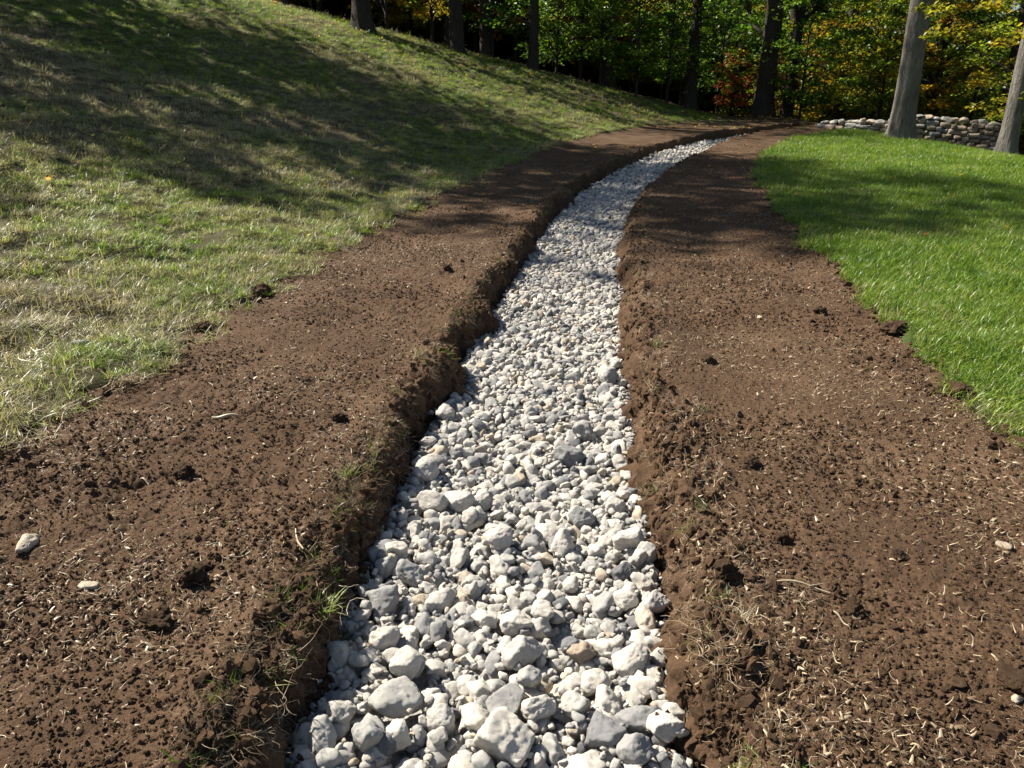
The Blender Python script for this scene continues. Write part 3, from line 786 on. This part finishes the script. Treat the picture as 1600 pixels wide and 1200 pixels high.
def small_tree(seed, height=6.5, r0=.075, first=.8, spread=1.9, n_spray=85, count=55, leaf=.115, lean=(0, 0), droop=.3, name='understorey'):
    r = np.random.default_rng(seed)
    tp, tr = trunk_path(height * .95, r0, r, lean, 1.3, 16)
    h = first + (height - first) * r.random(n_spray)
    prof = spread * (.45 + .75 * np.sin(np.clip((h - first) / (height - first), 0, 1) * np.pi * .85 + .25))
    a = r.uniform(0, 6.28, n_spray); q = prof * np.sqrt(r.uniform(.04, 1, n_spray))
    cx = np.interp(h, tp[:, 2], tp[:, 0]); cy = np.interp(h, tp[:, 2], tp[:, 1])
    cen = np.stack([cx + q * np.cos(a), cy + q * np.sin(a), h], 1); rad = r.uniform(.28, .65, n_spray)
    paths = [(tp, tr)]
    for c in cen[::2]:
        hh = min(max(c[2] - np.hypot(c[0], c[1]) * .6, .35 * first + .2), height * .9)
        st = np.array([np.interp(hh, tp[:, 2], tp[:, 0]), np.interp(hh, tp[:, 2], tp[:, 1]), hh])
        paths.append(limb(st, c, .022, .005, r, 5))
    v, f = tubes(paths, 6)
    trunk = mesh_from(name + '_trunk', v, f, M_BARK_DARK)
    lv, lf, rnd = leaves(cen, rad, count, leaf, r, droop)
    return trunk, mesh_from(name + '_crown', lv, lf, M_LEAF, {'rnd': ('FLOAT', rnd)}, False)

def place_tree(meshes, name, x, y, label, hue, rz=0, s=1.0, group=None, cat='tree', dz=0):
    root = bpy.data.objects.new(name, None); C.objects.link(root)
    root.location = (x, y, float(H(x, y)) + dz); root.rotation_euler = (0, 0, rz); root.scale = s if isinstance(s, tuple) else (s, s, s)
    tag(root, label, cat, group)
    t = link('trunk', meshes[0], root); c = link('crown', meshes[1], root); c['tone'] = hue
    return root

TALL = [tall_tree(40 + i, 20 + i, .34, .42, 3.4, 50, 26, .2, name='forest_tree', low=14) for i in range(3)]
SMALL = [small_tree(60 + i, 5.0 + .35 * i, .06 + .008 * i, .7 + .15 * i, 1.8, 76, 50, .145, name='understorey') for i in range(5)]

# single trees in view
T1 = tall_tree(1, 22, .31, .34, 5, 150, 42, .22, lean=(-.015, 0), bark=M_BARK_GREY, name='grey_tree', sides=22)
T2 = tall_tree(2, 19, .21, .36, 4, 120, 42, .22, lean=(-.02, 0), bark=M_BARK_GREY, name='grey_tree', sides=20)
T3 = tall_tree(3, 22, .38, .26, 4.0, 110, 30, .2, low=7, name='dark_tree', sides=18)
T4 = tall_tree(4, 18, .24, .20, 3.0, 100, 34, .17, low=10, name='dark_tree', sides=16)
place_tree(T1, 'grey_trunk_tree', 10.95, 21.9, 'stout pale grey tree trunk at the far edge of the green lawn', .3)
place_tree(T2, 'grey_trunk_tree', 12.45, 19.4, 'slimmer grey tree trunk at the right edge beyond the stone wall end', .42)
place_tree(T3, 'dark_trunk_tree', 10.1, 31.6, 'thick dark tree trunk with flared base where the drain ends', .28)
place_tree(T4, 'dark_trunk_tree', 11.35, 32.4, 'thinner dark trunk just right of the thick flared trunk at the drain end', .3)
hill_trees = [(-9.4, 33.2, TALL[2], .85, .35, 'dark trunk at the top of the photo, on the crest left of the thick trunk'),
              (-5.55, 30.3, TALL[0], 1.0, .30, 'thick trunk on the hill crest, leftmost big trunk at the top of the photo'),
              (-2.15, 31.4, TALL[1], .8, .35, 'dark trunk on the hill brow just right of the golden foliage'),
              (-1.1, 33.0, TALL[2], .62, .2, 'slender dark trunk behind the hill brow, second right of the golden foliage'),
              (.85, 31.8, TALL[0], .62, .25, 'slim black trunk on the hill brow left of the bright green sapling'),
              (7.35, 32.6, TALL[1], .75, .22, 'dark forked trunk behind the foot of the hill, left of the thick flared trunk')]
for k, (x, y, ms, s, hue, label) in enumerate(hill_trees):
    place_tree(ms, 'forest_tree', x, y, label, hue, k * 1.3, s, 'tall trees along the wood edge')

under = [(-11.92, 36.5, 0, .38, 1.0, 'light green leafy tree peeping over the hill crest at the top left'),
         (-9.06, 37, 1, .16, 1.0, 'dark green tree left of the thick trunk on the hill crest'),
         (-5.14, 33.5, 2, .62, 1.0, 'golden yellow maple right behind the thick trunk on the hill crest'),
         (-3.38, 34.5, 3, .60, .9, 'amber yellow tree between two dark trunks on the hill brow'),
         (-0.81, 33, 4, .14, .9, 'deep green dark tree in the shade above the hill brow'),
         (1.92, 34.5, 0, .20, 1.0, 'dark green tree with sunlit leaf tips above the slope'),
         (2.91, 34, 3, .40, 1.0, 'yellow green tree behind the middle of the slope'),
         (4.95, 31.6, 1, .34, .95, 'bright green sapling with slim trunk standing on the lower slope line'),
         (3.62, 32.6, 4, .30, .85, 'green tree with sunlit leaves just left of the bright green sapling'),
         (6.35, 32.4, 3, .27, .9, 'fresh green low tree between the sapling and the dark forked trunk'),
         (7.49, 35, 2, .24, 1.0, 'broad green tree filling the centre of the wood edge'),
         (9.28, 35.5, 4, .30, .9, 'green tree with pale sunlit leaves left of the thick flared trunk'),
         (9.77, 35, 3, .95, .45, 'small copper pink maple low behind the thick flared trunk'),
         (11.28, 34.2, 1, 1.0, .50, 'low crimson maple between the two dark trunks at the drain end'),
         (11.50, 31.3, 0, .30, .95, 'olive green tree overhanging the thinner dark trunk'),
         (14.84, 36, 2, .68, .9, 'gold and brown tree in the shade above the low stone row'),
         (14.82, 33, 4, .50, .95, 'yellow orange tree left of the stout grey trunk'),
         (13.78, 29.5, 1, .40, .9, 'green tree whose sunny branches reach left of the stout grey trunk'),
         (15.44, 29, 3, .69, .9, 'orange brown tree behind the stone wall next to the grey trunk'),
         (16.75, 28.5, 2, .36, .95, 'dark green and gold tree behind the stone wall end'),
         (16.02, 25, 4, .50, .9, 'olive gold tree in the deep shade by the slimmer grey trunk'),
         (20.58, 30, 0, .40, 1.1, 'yellow green tree at the far right edge behind the grey trunks')]
for k, (x, y, i, hue, s, label) in enumerate(under):
    place_tree(SMALL[i], 'understorey_tree', x, y, label, hue, k * 1.9, s, 'understorey trees along the wood edge')
# maple reaching in from the right
OV = small_tree(91, 7.5, .12, 1.5, 3.9, 130, 60, .135, droop=.35, name='maple')
place_tree(OV, 'maple_tree', 14.3, 18.9, 'maple with green, yellow and bronze leaves hanging in from the upper right', .54, 2.0, 1.0)

# tall trees on the hillside out of frame; their crowns throw the dappled shade
SH = [tall_tree(80 + i, 16, .3, .25, 3.4, 92, 40, .24, name='shade_tree') for i in range(2)]
for k, (x, y, i, s, label) in enumerate([(-13.0, 14.2, 0, .56, 'short broad tree on the hillside beyond the left edge, nearest the camera'),
                                        (-16.2, 19.6, 1, 1.22, 'tall tree on the hillside beyond the left edge, second from the camera'),
                                        (-14.8, 17.2, 0, .62, 'mid sized tree on the hillside beyond the left edge'),
                                        (-9.9, 9.4, 0, .30, 'low bushy tree on the hillside out of frame close to the camera'),
                                        (-13.6, 25.6, 1, 1.1, 'tree on the hillside just above the upper left frame edge'),
                                        (-15.6, 22.4, 0, (1.05, 1.05, 1.55), 'tallest tree on the hillside beyond the left edge, slim and high'),
                                        (-19.0, 25.5, 0, 1.35, 'tall tree on the hillside beyond the left edge, third from the camera'),
                                        (-23.5, 30.0, 1, 1.4, 'tall tree on the hillside beyond the left edge, farthest from the camera')]):
    place_tree(SH[i], 'hillside_tree', x, y, label, .25, k * 2.1, s, 'shade trees on the hillside')

# the wood behind, one mass
pts = []; rots = []; scs = []; pk = []; tn = []
wr = np.random.default_rng(23)
wood_meshes = [q for t in TALL for q in t] + [q for t in SMALL for q in t]
def add_wood(x, y, i, s, hue):
    rz = wr.uniform(0, 6.28); z = float(H(x, y))
    for k in (0, 1):
        pts.append((x, y, z)); rots.append((0, 0, rz)); scs.append(s); pk.append(2 * i + k); tn.append(hue)
for y in np.arange(44, 76, 2.3):
    w = y * .8 + 4
    for x in np.arange(-w, w, 3.0):
        X = x + wr.uniform(-1.2, 1.2); Y = y + wr.uniform(-1, 1)
        u = wr.random(); hue = wr.uniform(.1, .32) if u < .6 else (wr.uniform(.5, .72) if u < .92 else wr.uniform(.75, .95))
        add_wood(X, Y, 3 + int(wr.integers(5)), wr.uniform(1.15, 1.75), hue)
for y in np.arange(54, 78, 7.0):
    w = y * .8 + 6
    for x in np.arange(-w, w, 8.0):
        add_wood(x + wr.uniform(-2, 2), y + wr.uniform(-2, 2), int(wr.integers(3)), wr.uniform(.75, 1.1), wr.uniform(.15, .45))
for (x, y) in [(17, 27), (20, 22), (22, 30), (17.5, 33), (24, 17), (15, 36), (19, 38), (24, 38), (27, 33), (21, 42), (29, 42), (12, 42), (5, 41), (-3, 40), (13.5, 39)]:
    add_wood(x, y, int(wr.integers(3)), wr.uniform(.8, 1.0), .4)
    add_wood(x - 1.2, y + 2.5, 3 + int(wr.integers(5)), 1.0, .5)
wd = scatter('woods', np.array(pts), np.array(rots), np.array(scs), pk, tn, proto_collection('woods', wood_meshes))
tag(wd, 'dim autumn wood of green and yellow trees behind the lawn', 'woods', kind='stuff')

# ------------------------------------------------------------------ dry stone wall
def block_mesh(name, seed):
    r = np.random.default_rng(seed); v, f = ICO[3]
    p = np.sign(v) * np.abs(v) ** .30; p /= np.abs(p).max(0)
    p = p * .5 * (1 + .16 * noise3(v * 1.4 + seed, seed)[:, None]) + .04 * noise3(v * 4 + seed, seed + 3)[:, None] * v
    return mesh_from(name, p, f, M_STONE)
BLOCKS = [block_mesh('wall_stone_shape_%d' % i, 40 + i) for i in range(7)]
def build_wall(name, a, b, h0, h1, depth, label, cap=True, ch=(.10, .16)):
    a = Vector((*a, 0)); b = Vector((*b, 0)); d = (b - a); L = d.length; d.normalize(); ang = math.atan2(d.y, d.x)
    root = bpy.data.objects.new(name, None); C.objects.link(root); root.location = (a.x, a.y, 0); root.rotation_euler = (0, 0, ang)
    tag(root, label, 'wall')
    def gz(u): p = a + d * u; return float(H(p.x, p.y))
    lay_z = -.14; k = 0
    while lay_z < max(h0, h1):
        hh = pyr.uniform(*ch); u = -pyr.uniform(0, .12)
        while u < L:
            w = pyr.uniform(.14, .38); m_ = u + w / 2; top = h0 + (h1 - h0) * min(max(m_ / L, 0), 1)
            if lay_z + hh * .6 < top:
                o = link('stone', BLOCKS[pyr.randrange(7)], root, (m_, pyr.uniform(-.025, .025), gz(m_) + lay_z + hh / 2),
                         (pyr.uniform(-.05, .05), pyr.uniform(-.05, .05), pyr.uniform(-.05, .05)), (w * .97, depth, hh * 1.0))
                o['tone'] = pyr.choice((.22, .32, .93, .95, .97, .98, .99, 1.0))  # brown stone tones, darkened further to stand in for dappled shade on the wall
            u += w
        lay_z += hh * .96
    if cap:
        u = 0
        while u < L:
            w = pyr.uniform(.18, .32); m_ = u + w / 2; top = h0 + (h1 - h0) * m_ / L; hh = pyr.uniform(.12, .18)
            o = link('capstone', near_stones[pyr.randrange(18)], root, (m_, pyr.uniform(-.04, .04), gz(m_) + top + hh * .42), (pyr.uniform(-.2, .2), pyr.uniform(-.2, .2), pyr.uniform(0, 6)), (w * .52, depth * .5, hh * .75))
            o['tone'] = pyr.choice((.38, .45, .55, .89, .92, .95)); u += w * .98
    core = bmesh.new(); bmesh.ops.create_cube(core, size=1)
    me = bpy.data.meshes.new('core'); core.to_mesh(me); core.free(); me.materials.append(M_CLOD)
    zl = min(gz(0), gz(L)); link('core', me, root, (L / 2, 0, zl + .05), None, (L * .96, depth * .6, min(h0, h1) * 1.0))
    return root
build_wall('stone_wall', (11.55, 23.9), (14.15, 22.4), .58, .80, .38, 'dry stone wall with rounded capstones behind the stout grey trunk')
build_wall('low_stone_wall', (10.2, 25.8), (11.6, 24.2), .10, .34, .4, 'low sunlit row of pale stones left of the stout grey trunk', True, (.10, .15))

# ------------------------------------------------------------------ single things on the soil
def clod(x, y, w, label, tone=0, seed=0, mat=M_CLOD, name='soil_clod', cat='clod', dims=(1, .85, .68), power=6, lump=.26, group='soil clods'):
    if w > .12 and y < 1.8 and mat is M_CLOD: dims = (1, .7, .34)
    me = stone_mesh(name, 1200 + seed, 5 if mat is M_CLOD else 4, power, lump, dims, mat, 7)
    o = link(name, me, None, (x, y, max(float(soil_z(x, y)), float(ground_top(x, y)) if x < lawn_edge_l(y) else -9) + w * .5 * dims[2] * .45), (0, 0, seed * 1.7), (w / 2,) * 3)
    o['tone'] = tone
    return tag(o, label, cat, group)
for i, (x, y, w, label) in enumerate([
    (2.559, 4.732, 0.215, 'large dark clod of soil at the green lawn edge'),
    (2.383, 3.62, 0.157, 'dark clod half sunk at the lawn edge, lower of two'),
    (2.251, 5.188, 0.112, 'small dark clod on the right bed far up near the lawn'),
    (1.173, 4.168, 0.1, 'small clod near the right trench lip, halfway up the photo'),
    (1.025, 2.819, 0.088, 'dark clod on the sunny bed right of the drain, middle of the photo'),
    (1.347, 2.163, 0.058, 'smooth brown clod on the bed at the right side'),
    (1.059, 1.859, 0.075, 'dark crumbly clod on the right bed below the dry twig'),
    (0.969, 2.249, 0.069, 'rounded brown clod above the dry twig on the right bed'),
    (0.694, 2.01, 0.105, 'wide low clod just above the tangle of dry roots'),
    (-1.387, 2.755, 0.114, 'dark clod in the middle of the left bed'),
    (-1.042, 2.025, 0.101, 'large black clod on the left bed near the camera'),
    (-0.856, 3.331, 0.089, 'dark clod on the left bed near the trench lip'),
    (-0.586, 6.516, 0.115, 'small dark clod far up the left bed'),
    (-1.938, 5.569, 0.179, 'black lump of sod at the worn turf edge, farther one'),
    (-2.054, 4.714, 0.137, 'black lump of sod at the worn turf edge, nearer one'),
    (-1.059, 1.791, 0.085, 'dark hollowed clod at the left near the bottom'),
    (1.367, 1.55, 0.104, 'lumpy clod at the right edge near the bottom'),
]):
    clod(x, y, w, label, 0, i)
for i, (x, y, w, tone, label) in enumerate([
    (-1.696, 2.191, 0.105, 0.91, 'pale oblong stone lying on the soil at the left edge'),
    (-1.369, 1.969, 0.062, 0.9, 'small pinkish pale stone on the left bed near the oblong one'),
    (1.762, 2.241, 0.06, 0.985, 'pale brown stone on the right bed at the photo edge'),
    (1.337, 1.51, 0.04, 0.92, 'pale stone by the lumpy clod at the right edge'),
    (1.792, 5.139, 0.05, 0.9, 'tiny pale chip of stone far up the right bed'),
    (-2.579, 4.199, 0.115, 0.2, 'dark grey stone lying in the worn turf at the left'),
]):
    clod(x, y, w, label, tone, 60 + i, M_STONE, 'loose_stone', 'stone', (1, .6, .5), 11, .08, 'loose stones on the soil')

def tuft(x, y, n, l0, l1, tone, label, seed, dz=0, rad=.03, lean=.7, roots=0, s=1.0):
    root = bpy.data.objects.new('grass_tuft', None); C.objects.link(root)
    root.location = (x, y, float(soil_z(x, y)) + dz); root.rotation_euler = (0, 0, seed * 1.3)
    tag(root, label, 'grass tuft', 'grass tufts on the trench banks')
    o = link('blades', clump_mesh('blades', 800 + seed, n, rad, l0, l1, .0034, lean, .8), root); o['tone'] = min(1, tone + .12); o['kind'] = 'stuff'
    if roots:
        q = link('roots', fibre_mesh('roots', 850 + seed, roots, .13, .0020, 1.8, .045), root); q['tone'] = .55; q['kind'] = 'stuff'
    return root
for i, (x, y, n, l0, l1, tone, roots, label) in enumerate([
    (-0.684, 2.728, 60, 0.03, 0.08, 0.45, 6, 'small yellow green tuft on the shaded bank, farthest of the bank tufts'),
    (-0.698, 2.177, 70, 0.03, 0.09, 0.42, 8, 'wispy green tuft on the shaded bank beside the pale straw blade'),
    (-0.589, 1.881, 90, 0.04, 0.1, 0.4, 10, 'largest green tuft hanging over the shaded bank near the grey oval stone'),
    (-0.663, 1.597, 40, 0.03, 0.08, 0.62, 14, 'dry yellowish tuft on the bank lip nearest the camera'),
    (-0.693, 1.792, 30, 0.02, 0.05, 0.5, 4, 'tiny green sprig on the bank top between two larger tufts'),
    (0.682, 1.821, 26, 0.04, 0.1, 0.85, 60, 'tangle of pale dry roots on the bank right of the drain'),
    (0.578, 1.646, 10, 0.03, 0.06, 0.9, 34, 'smaller root tangle below the large pale one right of the drain'),
    (-0.564, 4.223, 50, 0.03, 0.09, 0.7, 14, 'dry grass tuft on the far part of the shaded bank'),
]):
    tuft(x, y, n, l0, l1, tone, label, i, .0, .035, .75, roots)

def straw(x, y, length, width, rz, label, name, cat, seed, fork=False, tone=.8):
    r = np.random.default_rng(seed)
    t = np.linspace(0, 1, 9); p = np.stack([t * length - length / 2, .05 * length * np.sin(t * 3 + seed), .004 + .008 * np.sin(t * 5 + seed)], 1)
    paths = [(p, width * (.55 + .45 * np.sin(np.clip(t * 2.6 + .4, 0, 3))))]
    if fork:
        q = np.stack([np.linspace(.1, .45, 5) * length, np.linspace(0, .22, 5) * length, np.full(5, .008)], 1); paths.append((q, np.linspace(width * .6, width * .25, 5)))
    v, f = tubes(paths, 6)
    me = mesh_from(name, v, f, M_STRAW, {'rnd': ('FLOAT', np.full(len(v), .6, np.float32))})
    o = link(name, me, None, (x, y, float(soil_z(x, y)) + .008), (0, .05, rz)); o['tone'] = tone
    return tag(o, label, cat)
for i, (x, y, l, w, rz, name, cat, fork, label) in enumerate([
    (0.932, 1.959, 0.165, 0.0041, -0.25, 'dry_twig', 'twig', True, 'pale forked dry twig lying on the right bed'),
    (0.994, 1.812, 0.058, 0.0029, -1.0, 'straw_piece', 'straw', False, 'short pale straw below the forked twig'),
    (0.913, 1.646, 0.043, 0.0023, -1.3, 'straw_piece', 'straw', False, 'thin straw sliver further below the forked twig'),
    (-0.749, 2.217, 0.141, 0.004, -1.1, 'straw_piece', 'straw', False, 'long pale straw blade standing by the wispy tuft'),
    (-1.411, 3.308, 0.12, 0.0095, 0.1, 'dry_leaf', 'leaf', True, 'pale curled dry leaf on the middle of the left bed'),
    (-1.658, 3.498, 0.059, 0.005, -1, 'straw_piece', 'straw', False, 'small bent straw above the curled dry leaf'),
    (-1.533, 2.709, 0.059, 0.004, -0.6, 'straw_piece', 'straw', False, 'pale bent straw left of the dark clod in the left bed'),
    (0.708, 1.446, 0.049, 0.0021, -0.9, 'straw_piece', 'straw', False, 'curved straw near the bottom of the right bed'),
    (-0.935, 2.132, 0.079, 0.0033, 0.7, 'straw_piece', 'straw', True, 'forked straw above the large black clod'),
]):
    straw(x, y, l, w, rz, label, name, cat, i, fork)
